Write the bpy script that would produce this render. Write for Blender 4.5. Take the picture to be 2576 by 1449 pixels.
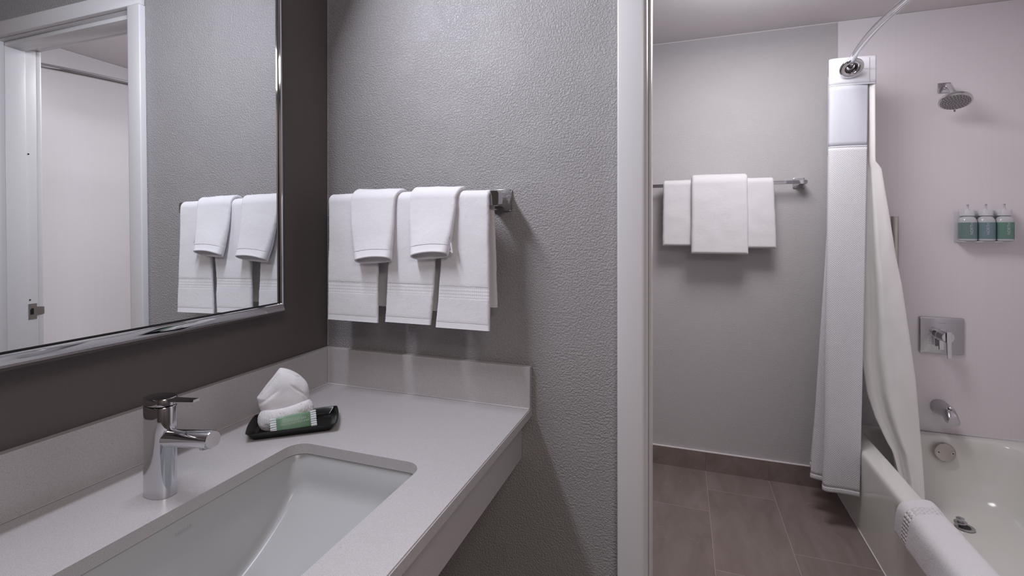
import bpy, bmesh, math, random
from mathutils import Vector, Matrix, noise
random.seed(7)
sc = bpy.context.scene
for o in list(bpy.data.objects):
    bpy.data.objects.remove(o)
COL = sc.collection
PI = math.pi
# ------------------------------------------------------------------ camera
cam = bpy.data.cameras.new('camera')
camo = bpy.data.objects.new('camera', cam)
COL.objects.link(camo)
camo.location = (0.9177, -1.0745, 1.298)
camo.rotation_euler = (PI / 2, 0, 0.3383)
cam.sensor_width = 36.0
cam.lens = 1210.0 * 36.0 / 2576.0
cam.shift_x = -3.5 / 2576.0
cam.shift_y = -143.3 / 2576.0
cam.clip_start = 0.02
sc.camera = camo
# ------------------------------------------------------------------ world, exposure
w = bpy.data.worlds.new('world'); sc.world = w; w.use_nodes = True
w.node_tree.nodes['Background'].inputs[0].default_value = (0.9, 0.88, 0.88, 1)
w.node_tree.nodes['Background'].inputs[1].default_value = 0.05
sc.view_settings.view_transform = 'Standard'
sc.view_settings.look = 'None'
sc.view_settings.gamma = 1.0
sc.view_settings.use_curve_mapping = False
sc.view_settings.exposure = 0.0
sc.cycles.max_bounces = 10
sc.cycles.diffuse_bounces = 5
sc.cycles.glossy_bounces = 6
sc.cycles.sample_clamp_indirect = 6.0
sc.cycles.use_denoising = True
# brightness of the two lamps and the added room fill (the fixtures themselves are built near the end)
VANITY_W = 12.5
BATH_W = 9.0
FILL_W = 20.0


def area_lamp(name, loc, rot, sx, sy, power, col):
    l = bpy.data.lights.new(name, 'AREA')
    l.shape = 'RECTANGLE'; l.size = sx; l.size_y = sy; l.energy = power; l.color = col
    o = bpy.data.objects.new(name, l); COL.objects.link(o)
    o.location = loc; o.rotation_euler = rot
    return o


# vanity bar lamp above the mirror, ceiling lamp in the bathroom, added warm fill light in the room behind
area_lamp('vanity_light_beam', (0.135, -0.60, 2.03), (0, math.radians(-62), 0), 0.10, 0.52, VANITY_W, (0.90, 0.93, 1.05))
pl = bpy.data.lights.new('bathroom_light_glow', 'POINT')
pl.energy = BATH_W; pl.color = (0.93, 0.94, 1.03); pl.shadow_soft_size = 0.17
po = bpy.data.objects.new('bathroom_light_glow', pl); COL.objects.link(po); po.location = (1.22, 0.90, 2.12)
area_lamp('bathroom_light_beam', (1.22, 0.90, 2.30), (0, 0, 0), 0.50, 0.50, 10.8, (1.0, 0.95, 0.96))
area_lamp('room_fill_light', (1.75, -1.85, 2.29), (0, 0, 0), 0.9, 0.9, FILL_W, (1.0, 0.90, 0.85))

# ------------------------------------------------------------------ materials
def mat(name, color, rough=0.5, metal=0.0, bump=None, spec=0.5, **kw):
    m = bpy.data.materials.new(name); m.use_nodes = True
    nt = m.node_tree; b = nt.nodes['Principled BSDF']
    b.inputs['Base Color'].default_value = (*color, 1)
    b.inputs['Roughness'].default_value = rough
    b.inputs['Metallic'].default_value = metal
    b.inputs['Specular IOR Level'].default_value = spec
    for k, v in kw.items():
        b.inputs[k.replace('_', ' ')].default_value = v
    return m


def N(m, t, **kw):
    n = m.node_tree.nodes.new(t)
    for k, v in kw.items():
        setattr(n, k, v)
    return n


def L(m, a, b):
    m.node_tree.links.new(a, b)


def bsdf(m):
    return m.node_tree.nodes['Principled BSDF']


def objcoord(m):
    return N(m, 'ShaderNodeTexCoord').outputs['Object']


def noise_n(m, scale, detail=2.0, rough=0.5, vec=None, dist=0.0):
    n = N(m, 'ShaderNodeTexNoise')
    n.inputs['Scale'].default_value = scale
    n.inputs['Detail'].default_value = detail
    n.inputs['Roughness'].default_value = rough
    n.inputs['Distortion'].default_value = dist
    L(m, vec if vec is not None else objcoord(m), n.inputs['Vector'])
    return n


def ramp(m, fac, stops):
    r = N(m, 'ShaderNodeValToRGB')
    cr = r.color_ramp
    while len(cr.elements) < len(stops):
        cr.elements.new(0.5)
    for e, (p, c) in zip(cr.elements, stops):
        e.position = p
        e.color = (*c, 1) if hasattr(c, '__len__') else (c, c, c, 1)
    L(m, fac, r.inputs[0])
    return r


def math_n(m, op, a, b=None, c=None):
    n = N(m, 'ShaderNodeMath', operation=op)
    for i, v in enumerate((a, b, c)):
        if v is None:
            continue
        if hasattr(v, 'links'):
            L(m, v, n.inputs[i])
        else:
            n.inputs[i].default_value = v
    return n.outputs[0]


def add_bump(m, h, strength=1.0, dist=0.001, prev=None):
    b = N(m, 'ShaderNodeBump')
    b.inputs['Strength'].default_value = strength
    b.inputs['Distance'].default_value = dist
    L(m, h, b.inputs['Height'])
    if prev is not None:
        L(m, prev, b.inputs['Normal'])
    L(m, b.outputs[0], bsdf(m).inputs['Normal'])
    return b.outputs[0]


def wall_paint(name, color, rough=0.47, strength=1.0, spec=0.5, scale=235.0):
    m = mat(name, color, rough, spec=spec)
    n1 = noise_n(m, scale, 2.5, 0.55, dist=0.35)
    r1 = ramp(m, n1.outputs[0], [(0.38, 0.0), (0.64, 1.0)])
    n2 = noise_n(m, 9.0, 2.0)
    r2 = ramp(m, n2.outputs[0], [(0.40, 0.82), (0.50, 1.0)])
    h = math_n(m, 'MULTIPLY', r1.outputs[0], r2.outputs[0])
    n3 = noise_n(m, 2.2, 3.0)
    h2 = math_n(m, 'MULTIPLY_ADD', n3.outputs[0], 0.4, h)
    add_bump(m, h2, strength, 0.0011)
    return m


M = {}
M['paint_grey'] = wall_paint('paint_grey', (0.335, 0.318, 0.318))
M['paint_dark'] = wall_paint('paint_dark', (0.135, 0.115, 0.110), rough=0.5, strength=0.35, spec=0.3)
M['paint_bath'] = wall_paint('paint_bath', (0.53, 0.51, 0.515), rough=0.55, strength=0.7)
M['ceiling'] = mat('ceiling_paint', (0.66, 0.62, 0.62), 0.7)
M['trim'] = mat('trim_enamel', (0.66, 0.64, 0.645), 0.28)
M['chrome'] = mat('chrome', (0.66, 0.66, 0.68), 0.05, 1.0)
M['chrome_soft'] = mat('chrome_soft', (0.52, 0.51, 0.53), 0.16, 1.0)
M['brushed'] = mat('brushed_nickel', (0.50, 0.46, 0.43), 0.28, 1.0)
M['mirror'] = mat('mirror_glass', (0.90, 0.925, 0.93), 0.0, 1.0)
M['black_gap'] = mat('black_gap', (0.01, 0.01, 0.01), 0.4)
M['ceramic'] = mat('ceramic', (0.47, 0.475, 0.48), 0.24, spec=0.4)
M['tub'] = mat('tub_enamel', (0.76, 0.755, 0.715), 0.14)
M['caulk'] = mat('caulk', (0.80, 0.76, 0.77), 0.4)
M['tray'] = mat('black_melamine', (0.006, 0.006, 0.006), 0.22, spec=0.3)
M['label_green'] = mat('green_wrapper', (0.150, 0.265, 0.170), 0.35)
M['wrap_white'] = mat('white_wrapper', (0.62, 0.66, 0.68), 0.35)
M['text_white'] = mat('pale_print', (0.42, 0.50, 0.40), 0.5)
M['text_pale'] = mat('pale_print_soft', (0.50, 0.55, 0.58), 0.5)
M['text_grey'] = mat('grey_print', (0.34, 0.34, 0.335), 0.5)
M['plastic_white'] = mat('white_plastic', (0.66, 0.65, 0.68), 0.3)
M['plastic_clear'] = mat('milky_bottle', (0.55, 0.56, 0.58), 0.15)
M['bottle_teal'] = mat('teal_label', (0.085, 0.155, 0.155), 0.35)
M['nozzle'] = mat('nozzle_rubber', (0.80, 0.78, 0.78), 0.4)
M['spray_grey'] = mat('spray_grey', (0.22, 0.21, 0.215), 0.25)
M['dark_metal'] = mat('dark_metal', (0.10, 0.09, 0.085), 0.25, 1.0)
M['lamp_glass'] = mat('lamp_glass', (0.9, 0.9, 0.9), 0.3)
bsdf(M['lamp_glass']).inputs['Emission Color'].default_value = (0.95, 0.96, 1.0, 1)
bsdf(M['lamp_glass']).inputs['Emission Strength'].default_value = 3.0


# quartz
def quartz():
    m = mat('quartz', (0.44, 0.41, 0.41), 0.30)
    n = noise_n(m, 900.0, 1.0)
    r = ramp(m, n.outputs[0], [(0.30, (0.42, 0.39, 0.39)), (0.5, (0.495, 0.47, 0.475)), (0.72, (0.55, 0.53, 0.535))])
    v = N(m, 'ShaderNodeTexVoronoi'); v.inputs['Scale'].default_value = 62.0
    L(m, objcoord(m), v.inputs['Vector'])
    r2 = ramp(m, v.outputs['Distance'], [(0.035, 0.25), (0.055, 1.0)])
    mx = N(m, 'ShaderNodeMixRGB', blend_type='MULTIPLY'); mx.inputs[0].default_value = 0.45
    L(m, r.outputs[0], mx.inputs[1]); L(m, r2.outputs[0], mx.inputs[2])
    L(m, mx.outputs[0], bsdf(m).inputs['Base Color'])
    return m


M['quartz'] = quartz()


def terry(name, color=(0.80, 0.78, 0.80), scale=760.0, strength=0.75, dist=0.0010):
    m = mat(name, color, 0.95, spec=0.1)
    bsdf(m).inputs['Sheen Weight'].default_value = 0.25
    n = noise_n(m, scale, 2.0, 0.6)
    v = N(m, 'ShaderNodeTexVoronoi'); v.inputs['Scale'].default_value = scale * 1.3
    L(m, objcoord(m), v.inputs['Vector'])
    h = math_n(m, 'ADD', n.outputs[0], math_n(m, 'MULTIPLY', v.outputs['Distance'], -0.5))
    add_bump(m, h, strength, dist)
    return m


M['terry'] = terry('terry')
M['terry_fine'] = terry('terry_fine', scale=1100.0, strength=0.4, dist=0.0005)
M['terry_mat'] = terry('terry_mat', scale=420.0, strength=0.8, dist=0.0016)


# woven dobby hem: bump from UV
def woven(name, color, su, sv, strength, dist, rough=0.9, diag=False):
    m = mat(name, color, rough, spec=0.15)
    uv = N(m, 'ShaderNodeTexCoord').outputs['UV']
    s = N(m, 'ShaderNodeSeparateXYZ'); L(m, uv, s.inputs[0])
    u, v = s.outputs[0], s.outputs[1]
    if diag:
        a = math_n(m, 'SINE', math_n(m, 'MULTIPLY', math_n(m, 'ADD', u, v), su))
        b = math_n(m, 'SINE', math_n(m, 'MULTIPLY', math_n(m, 'SUBTRACT', u, v), sv))
    else:
        a = math_n(m, 'SINE', math_n(m, 'MULTIPLY', u, su))
        b = math_n(m, 'SINE', math_n(m, 'MULTIPLY', v, sv))
    h = math_n(m, 'MULTIPLY', a, b)
    h = math_n(m, 'ABSOLUTE', h)
    add_bump(m, h, strength, dist)
    return m


M['dobby'] = woven('dobby', (0.78, 0.76, 0.78), 620, 420, 0.6, 0.0009)
M['dobby_big'] = woven('dobby_big', (0.80, 0.78, 0.80), 230, 200, 1.0, 0.005)
M['waffle'] = woven('waffle', (0.70, 0.70, 0.725), 330, 330, 0.7, 0.0009, diag=True)
M['header'] = mat('curtain_header', (0.71, 0.715, 0.75), 0.8)
M['sheer'] = mat('curtain_sheer', (0.64, 0.65, 0.71), 0.7, spec=0.2)
bsdf(M['sheer']).inputs['Alpha'].default_value = 0.93
M['liner'] = mat('liner_vinyl', (0.86, 0.85, 0.83), 0.45, spec=0.3)
nz = noise_n(M['liner'], 14.0, 4.0); add_bump(M['liner'], nz.outputs[0], 0.35, 0.006)
M['seam'] = mat('seam', (0.66, 0.64, 0.66), 0.8)


def surround():
    m = mat('surround_panel', (0.60, 0.545, 0.545), 0.30)
    mp = N(m, 'ShaderNodeMapping'); mp.inputs['Scale'].default_value = (1, 1, 0.004)
    L(m, objcoord(m), mp.inputs[0])
    n = noise_n(m, 260.0, 3.0, 0.7, vec=mp.outputs[0])
    r = ramp(m, n.outputs[0], [(0.25, (0.805, 0.765, 0.78)), (0.5, (0.82, 0.78, 0.80)), (0.75, (0.83, 0.795, 0.815))])
    mp2 = N(m, 'ShaderNodeMapping'); mp2.inputs['Scale'].default_value = (1, 1, 0.012)
    L(m, objcoord(m), mp2.inputs[0])
    n2 = noise_n(m, 500.0, 2.0, 0.6, vec=mp2.outputs[0])
    L(m, r.outputs[0], bsdf(m).inputs['Base Color'])
    add_bump(m, n2.outputs[0], 0.25, 0.0005)
    return m


M['surround'] = surround()


def floor_tile(name, vertical=False):
    m = mat(name, (0.1, 0.09, 0.085), 0.42)
    co = objcoord(m)
    s = N(m, 'ShaderNodeSeparateXYZ'); L(m, co, s.inputs[0])
    X, Y = s.outputs[0], s.outputs[1]
    u = math_n(m, 'DIVIDE', math_n(m, 'SUBTRACT', X, 1.0354), 0.3048)
    col = math_n(m, 'FLOOR', u); fu = math_n(m, 'FRACT', u)
    v = math_n(m, 'DIVIDE', math_n(m, 'SUBTRACT', math_n(m, 'SUBTRACT', Y, 1.531), math_n(m, 'MULTIPLY', col, 0.2032)), 0.6096)
    row = math_n(m, 'FLOOR', v); fv = math_n(m, 'FRACT', v)
    # distance to nearest joint in metres
    du = math_n(m, 'MULTIPLY', math_n(m, 'SUBTRACT', 0.5, math_n(m, 'ABSOLUTE', math_n(m, 'SUBTRACT', fu, 0.5))), 0.3048)
    dv = math_n(m, 'MULTIPLY', math_n(m, 'SUBTRACT', 0.5, math_n(m, 'ABSOLUTE', math_n(m, 'SUBTRACT', fv, 0.5))), 0.6096)
    d = du if vertical else math_n(m, 'MINIMUM', du, dv)
    joint = math_n(m, 'LESS_THAN', d, 0.0011 if not vertical else 0.0006)
    cmb = N(m, 'ShaderNodeCombineXYZ'); L(m, col, cmb.inputs[0]); L(m, row, cmb.inputs[1])
    wn = N(m, 'ShaderNodeTexWhiteNoise'); L(m, cmb.outputs[0], wn.inputs['Vector'])
    off = N(m, 'ShaderNodeVectorMath', operation='MULTIPLY_ADD')
    L(m, wn.outputs['Color'], off.inputs[0]); off.inputs[1].default_value = (9, 9, 9); L(m, co, off.inputs[2])
    mp = N(m, 'ShaderNodeMapping'); mp.inputs['Scale'].default_value = (1.0, 0.28, 1.0); L(m, off.outputs[0], mp.inputs[0])
    n = noise_n(m, 11.0, 6.0, 0.62, vec=mp.outputs[0], dist=0.8)
    r = ramp(m, n.outputs[0], [(0.25, (0.180, 0.142, 0.129)), (0.5, (0.228, 0.184, 0.169)), (0.75, (0.275, 0.228, 0.213))])
    # thin pale veins
    nv = noise_n(m, 2.6, 3.0, 0.55, vec=off.outputs[0], dist=1.2)
    dvn = math_n(m, 'ABSOLUTE', math_n(m, 'SUBTRACT', nv.outputs[0], 0.5))
    nm = noise_n(m, 3.0, 1.0, 0.5, vec=off.outputs[0])
    vein = math_n(m, 'MULTIPLY', math_n(m, 'LESS_THAN', dvn, 0.0016), math_n(m, 'GREATER_THAN', nm.outputs[0], 0.56))
    mx0 = N(m, 'ShaderNodeMixRGB'); L(m, math_n(m, 'MULTIPLY', vein, 0.5), mx0.inputs[0])
    L(m, r.outputs[0], mx0.inputs[1]); mx0.inputs[2].default_value = (0.33, 0.27, 0.26, 1)
    mx = N(m, 'ShaderNodeMixRGB'); L(m, joint, mx.inputs[0]); L(m, mx0.outputs[0], mx.inputs[1])
    mx.inputs[2].default_value = (0.42, 0.34, 0.325, 1) if not vertical else (0.09, 0.07, 0.065, 1)
    L(m, mx.outputs[0], bsdf(m).inputs['Base Color'])
    fine = noise_n(m, 260.0, 3.0)
    add_bump(m, fine.outputs[0], 0.25, 0.0006)
    return m


M['tile'] = floor_tile('floor_tile')
M['base_tile'] = floor_tile('base_tile', True)


# ------------------------------------------------------------------ helpers
def link(name, me, m=None, parent=None, world=True):
    o = bpy.data.objects.new(name, me)
    COL.objects.link(o)
    if m is not None:
        for k in (m if isinstance(m, (list, tuple)) else [m]):
            me.materials.append(M[k])
    if parent is not None:
        o.parent = parent
        if world:
            me.transform(pmat(parent).inverted())
    return o


def pmat(o):
    mm = Matrix.LocRotScale(o.location, o.rotation_euler, None)
    return pmat(o.parent) @ mm if o.parent else mm


def obj(name, bm, m=None, parent=None, smooth=None, world=True):
    bmesh.ops.recalc_face_normals(bm, faces=bm.faces[:])
    me = bpy.data.meshes.new(name); bm.to_mesh(me); bm.free()
    o = link(name, me, m, parent, world)
    if smooth is not None:
        for p in me.polygons:
            p.use_smooth = True
        if smooth < 170:
            me.set_sharp_from_angle(angle=math.radians(smooth))
    return o


def tag(o, label, cat, group=None):
    o['label'] = label; o['category'] = cat
    if group:
        o['group'] = group
    return o


def thing(name, label, cat, loc=(0, 0, 0), rotz=0.0, group=None, rot=None):
    o = bpy.data.objects.new(name, None); COL.objects.link(o)
    o.empty_display_size = 0.05
    o.location = loc
    o.rotation_euler = rot if rot else (0, 0, rotz)
    return tag(o, label, cat, group)


def struct(name, bm, m, smooth=None):
    o = obj(name, bm, m, None, smooth); o['kind'] = 'structure'
    return o


def box(bm, x0, x1, y0, y1, z0, z1, bev=0.0, seg=2):
    vs = [bm.verts.new((x, y, z)) for x in (x0, x1) for y in (y0, y1) for z in (z0, z1)]
    fs = [bm.faces.new([vs[i] for i in q]) for q in ((0, 1, 3, 2), (4, 6, 7, 5), (0, 4, 5, 1), (2, 3, 7, 6), (0, 2, 6, 4), (1, 5, 7, 3))]
    if bev > 0:
        es = list({e for f in fs for e in f.edges})
        bmesh.ops.bevel(bm, geom=es, offset=bev, segments=seg, profile=0.5, affect='EDGES')
    return vs


def boxes(*a, bev=0.0):
    bm = bmesh.new()
    for q in a:
        box(bm, *q, bev=bev)
    return bm


def loft(bm, loops, close_u=True, cap0=False, cap1=False, uv=False):
    rows = [[bm.verts.new(p) for p in lp] for lp in loops]
    n = len(rows[0])
    for a, b in zip(rows[:-1], rows[1:]):
        for i in range(n if close_u else n - 1):
            j = (i + 1) % n
            try:
                bm.faces.new((a[i], a[j], b[j], b[i]))
            except ValueError:
                pass
    if cap0:
        bm.faces.new(rows[0][::-1])
    if cap1:
        bm.faces.new(rows[-1])
    return rows


def frame_for(d):
    d = d.normalized()
    up = Vector((0, 0, 1)) if abs(d.z) < 0.95 else Vector((1, 0, 0))
    a = d.cross(up).normalized()
    return a, a.cross(d).normalized()


def tube(bm, pts, r, n=16, caps=True):
    pts = [Vector(p) for p in pts]
    rs = r if hasattr(r, '__len__') else [r] * len(pts)
    loops = []
    a = None
    for i, p in enumerate(pts):
        d = (pts[min(i + 1, len(pts) - 1)] - pts[max(i - 1, 0)]).normalized()
        if a is None:
            a, b = frame_for(d)
        else:
            a = (a - d * a.dot(d)).normalized(); b = d.cross(a)
        loops.append([p + (a * math.cos(t) + b * math.sin(t)) * rs[i] for t in [2 * PI * k / n for k in range(n)]])
    return loft(bm, loops, True, caps, caps)


def lathe(bm, prof, origin, axis, n=32, cap0=True, cap1=True):
    """prof: list of (radius, distance along axis)"""
    o = Vector(origin); d = Vector(axis).normalized(); a, b = frame_for(d)
    loops = [[o + d * h + (a * math.cos(t) + b * math.sin(t)) * max(r, 1e-5) for t in [2 * PI * k / n for k in range(n)]] for r, h in prof]
    return loft(bm, loops, True, cap0, cap1)


def rrect(x0, x1, y0, y1, r, k=6, m=10, my=None):
    """rounded rectangle, fixed point count: k+1 points per corner and m-1 / my-1 between"""
    my = my or m
    pts = []
    cs = [(x1 - r, y0 + r, -PI / 2), (x1 - r, y1 - r, 0), (x0 + r, y1 - r, PI / 2), (x0 + r, y0 + r, PI)]
    for i, (cx, cy, a0) in enumerate(cs):
        arc = [(cx + r * math.cos(a0 + PI / 2 * j / k), cy + r * math.sin(a0 + PI / 2 * j / k)) for j in range(k + 1)]
        pts += arc
        nx = cs[(i + 1) % 4]
        a1 = nx[2]
        q = (nx[0] + r * math.cos(a1), nx[1] + r * math.sin(a1))
        mm = my if i % 2 == 0 else m
        for j in range(1, mm):
            t = j / mm
            pts.append((arc[-1][0] * (1 - t) + q[0] * t, arc[-1][1] * (1 - t) + q[1] * t))
    return pts


def text_mesh(body, size, extrude=0.0002, align='CENTER', spacing=1.0, offset=0.0):
    cu = bpy.data.curves.new('lettering', 'FONT')
    cu.body = body; cu.size = size; cu.extrude = extrude; cu.align_x = align; cu.align_y = 'CENTER'
    cu.space_character = spacing; cu.offset = offset
    o = bpy.data.objects.new('tmp', cu); COL.objects.link(o)
    dg = bpy.context.evaluated_depsgraph_get(); dg.update()
    me = bpy.data.meshes.new_from_object(o.evaluated_get(dg))
    bpy.data.objects.remove(o); bpy.data.curves.remove(cu)
    me.materials.clear()
    return me


def bake(o):
    """apply an object's modifiers to its mesh"""
    dg = bpy.context.evaluated_depsgraph_get(); dg.update()
    me = bpy.data.meshes.new_from_object(o.evaluated_get(dg))
    o.modifiers.clear(); o.data = me


def basis(origin, ex, ey, ez):
    m = Matrix.Identity(4)
    for i, v in enumerate((ex, ey, ez)):
        v = Vector(v).normalized()
        for r in range(3):
            m[r][i] = v[r]
    for r in range(3):
        m[r][3] = origin[r]
    return m


def smooth_poly(pts, it=2):
    for _ in range(it):
        out = [pts[0]]
        for a, b in zip(pts[:-1], pts[1:]):
            out.append(tuple(a[i] * .75 + b[i] * .25 for i in range(len(a))))
            out.append(tuple(a[i] * .25 + b[i] * .75 for i in range(len(a))))
        out.append(pts[-1]); pts = out
    return pts


def resample(pts, n):
    P = [Vector((*p, 0)) if len(p) == 2 else Vector(p) for p in pts]
    d = [0.0]
    for a, b in zip(P[:-1], P[1:]):
        d.append(d[-1] + (b - a).length)
    out = []; j = 0
    for i in range(n):
        t = d[-1] * i / (n - 1)
        while j < len(d) - 2 and d[j + 1] < t:
            j += 1
        f = (t - d[j]) / max(d[j + 1] - d[j], 1e-9)
        out.append(P[j].lerp(P[j + 1], f))
    return out, d[-1]


def nz3(x, y, z, s):
    return noise.noise(Vector((x * s, y * s, z * s)))


# ------------------------------------------------------------------ room shell
ZC = 2.345      # ceiling
YB = 1.736      # back wall of the bathroom
WT = 0.115      # partition thickness
XL, XR = 0.8465, 1.546   # door opening between jamb faces
ZH = 2.026
bm = boxes((-0.25, 2.75, -2.7, 1.85, -0.08, 0.0)); struct('floor', bm, 'tile')
bm = boxes((-0.25, 2.75, -2.7, 1.85, ZC, ZC + 0.1)); struct('ceiling', bm, 'ceiling')
bm = boxes((-0.1, 0.0, -2.6, 0.0, 0, ZC)); struct('wall_left', bm, 'paint_dark')
bm = boxes((-0.1, XL - 0.018, 0, WT, 0, ZC), (XR + 0.018, 2.6, 0, WT, 0, ZC), (XL - 0.018, XR + 0.018, 0, WT, ZH + 0.018, ZC))
struct('wall_middle', bm, 'paint_grey')
bm = boxes((2.35, 2.45, -2.6, 0.0, 0, ZC)); struct('wall_right', bm, 'paint_dark')
bm = boxes((-0.1, 2.45, -2.7, -2.6, 0, ZC)); struct('wall_rear', bm, 'paint_dark')
bm = boxes((-0.2, 2.6, YB, YB + 0.1, 0, ZC)); struct('wall_back', bm, 'paint_bath')
bm = boxes((-0.2, -0.1, WT, YB, 0, ZC)); struct('wall_bath_left', bm, 'paint_bath')
bm = boxes((2.386, 2.486, WT, YB, 0, ZC)); struct('wall_bath_right', bm, 'paint_bath')
# tiled base along the back wall with its caulked top edge
bm = boxes((-0.1, 1.640, YB - 0.010, YB, 0, 0.099)); struct('baseboard_back', bm, 'base_tile')
bm = boxes((-0.1, 1.640, YB - 0.011, YB, 0.0995, 0.106), bev=0.002); struct('trim_1', bm, 'caulk', 40)
bm = boxes((-0.1, 2.43, YB - 0.003, YB - 0.0002, ZC - 0.004, ZC - 0.0003)); struct('trim_2', bm, 'caulk')
# corner bead of caulk between the dark wall and the grey wall
bm = bmesh.new(); tube(bm, [(0.001, -0.001, 0.986), (0.001, -0.001, ZC - 0.002)], 0.0016, 8); struct('trim_3', bm, 'paint_bath', 60)

# acrylic surround panels of the tub alcove
sp = thing('tub_surround', 'ribbed pinkish white wall panels lining the tub alcove up to the ceiling', 'wall panel', (1.65, YB, 0.352))
bm = boxes((1.650, 2.378, YB - 0.006, YB - 0.0005, 0.350, ZC - 0.001)); obj('end_panel', bm, 'surround', sp)
bm = boxes((2.376, 2.3855, WT + 0.001, YB - 0.0065, 0.350, ZC - 0.001)); obj('long_panel', bm, 'surround', sp)
bm = boxes((1.650, 2.3755, WT + 0.0005, WT + 0.006, 0.350, ZC - 0.001)); obj('near_panel', bm, 'surround', sp)

# ------------------------------------------------------------------ door frame
fr = bpy.data.objects.new('door_1', None); COL.objects.link(fr); fr.location = (1.19, 0, 0); fr['kind'] = 'structure'


def frame_part(name, *bx, bev=0.0015):
    return obj(name, boxes(*bx, bev=bev), 'trim', fr, 35)


for s, xj in ((-1, XL), (1, XR)):
    a, b = sorted((xj, xj + s * 0.0175))
    frame_part('jamb', (a, b, -0.0005, WT + 0.0005, 0.0, ZH + (0.0175)))
    a, b = sorted((xj - s * 0.0003, xj - s * 0.0063))
    frame_part('door_stop', (a, b, 0.020, 0.080, 0.0, ZH - 0.0005), bev=0.002)
    a, b = sorted((xj + s * 0.0005, xj + s * 0.0625))
    cb = boxes((a, b, -0.0185, -0.0005, 0.0, ZH + 0.0008), bev=0)
    ed = [e for e in cb.edges if all(v.co.y < -0.018 and abs(v.co.x - (xj + s * 0.0005)) < 1e-4 for v in e.verts)]
    bmesh.ops.bevel(cb, geom=ed, offset=0.0115, segments=5, profile=0.5, affect='EDGES')
    ed = [e for e in cb.edges if all(v.co.y < -0.018 and abs(v.co.x - (xj + s * 0.0625)) < 1e-4 for v in e.verts)]
    bmesh.ops.bevel(cb, geom=ed, offset=0.0035, segments=3, profile=0.5, affect='EDGES')
    obj('casing', cb, 'trim', fr, 35)
    frame_part('casing', (a, b, WT + 0.0005, WT + 0.0175, 0.0, ZH + 0.0008), bev=0.003)
frame_part('head_jamb', (XL, XR, -0.0005, WT + 0.0005, ZH + 0.0003, ZH + 0.0175))
frame_part('head_stop', (XL + 0.0005, XR - 0.0005, 0.020, 0.080, ZH - 0.015, ZH))
frame_part('head_casing', (XL - 0.0625, XR + 0.0625, -0.0185, -0.0005, ZH + 0.0012, ZH + 0.0525), bev=0.003)
frame_part('head_casing', (XL - 0.0515, XR + 0.0515, WT + 0.0005, WT + 0.0175, ZH + 0.0012, ZH + 0.0525), bev=0.003)
# strike plate with its tongue
bm = bmesh.new()
xs = XR - 0.0012
prof = [(0.084, 0.985), (0.110, 0.985), (0.110, 0.998), (0.133, 1.001), (0.133, 1.029), (0.110, 1.032), (0.110, 1.045), (0.084, 1.045)]
f = bm.faces.new([bm.verts.new((xs, y, z)) for y, z in prof])
r = bmesh.ops.extrude_face_region(bm, geom=[f])
bmesh.ops.translate(bm, verts=[v for v in r['geom'] if isinstance(v, bmesh.types.BMVert)], vec=(0.001, 0, 0))
st = obj('strike_plate', bm, 'brushed', fr)
st['label'] = 'bronze strike plate'
bm = bmesh.new()
lp = [(0.089, 1.003), (0.100, 1.003), (0.100, 1.027), (0.093, 1.027), (0.089, 1.022)]
bm.faces.new([bm.verts.new((xs - 0.0003, y, z)) for y, z in lp]); obj('latch_hole', bm, 'black_gap', st)
for z in (1.06, 1.62):
    bm = bmesh.new(); lathe(bm, [(0.003, 0), (0.003, 0.001)], (XR - 0.0011, 0.089, z), (1, 0, 0), 12); obj('screw', bm, 'dark_metal', fr, 30)

# ------------------------------------------------------------------ vanity counter
CZ = 0.8875
SX0, SX1, SY0, SY1 = 0.209, 0.489, -0.800, -0.329
ct = thing('vanity_counter', 'speckled pale grey quartz counter with backsplash along the dark wall', 'counter', (0.30, -0.85, 0.765))
bm = boxes((0.0012, 0.587, -1.75, -0.0012, CZ - 0.0195, CZ))
es = [e for e in bm.edges if all(abs(v.co.z - CZ) < 1e-5 for v in e.verts) and all(abs(v.co.x - 0.587) < 1e-5 for v in e.verts)]
bmesh.ops.bevel(bm, geom=es, offset=0.002, segments=2, affect='EDGES')
slab = obj('countertop', bm, 'quartz', ct)
bm = bmesh.new()
lp = rrect(SX0, SX1, SY0, SY1, 0.032, 8, 3)
loft(bm, [[(x, y, z) for x, y in lp] for z in (CZ - 0.05, CZ + 0.05)], True, True, True)
bmesh.ops.recalc_face_normals(bm, faces=bm.faces[:])
cme = bpy.data.meshes.new('cut'); bm.to_mesh(cme); bm.free()
cut = bpy.data.objects.new('cut', cme); COL.objects.link(cut)
cut.location = (0, 0, 0)
md = slab.modifiers.new('b', 'BOOLEAN'); md.object = cut; md.operation = 'DIFFERENCE'; md.solver = 'EXACT'
bake(slab); bpy.data.objects.remove(cut)
slab.data.set_sharp_from_angle(angle=math.radians(30))
obj('front_apron', boxes((0.541, 0.561, -1.75, -0.0012, 0.765, CZ - 0.0197)), 'quartz', ct)
obj('side_splash', boxes((0.0172, 0.586, -0.0172, -0.0012, CZ + 0.0002, 0.984), bev=0.0012), 'quartz', ct)
obj('back_splash', boxes((0.0012, 0.017, -1.75, -0.0012, CZ + 0.0002, 0.984), bev=0.0012), 'quartz', ct)
bm = bmesh.new()
tube(bm, [(0.0180, -1.74, CZ + 0.0006), (0.0180, -0.018, CZ + 0.0006)], 0.0013, 8)
obj('caulk_bead', bm, 'caulk', ct, 60)
bm = bmesh.new(); tube(bm, [(0.018, -0.0182, CZ + 0.0006), (0.584, -0.0182, CZ + 0.0006)], 0.0016, 8)
obj('caulk_bead', bm, 'caulk', ct, 60)
bm = bmesh.new(); tube(bm, [(0.0180, -0.0180, CZ + 0.001), (0.0180, -0.0180, 0.983)], 0.0011, 8)
obj('caulk_bead', bm, 'caulk', ct, 60)

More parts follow.
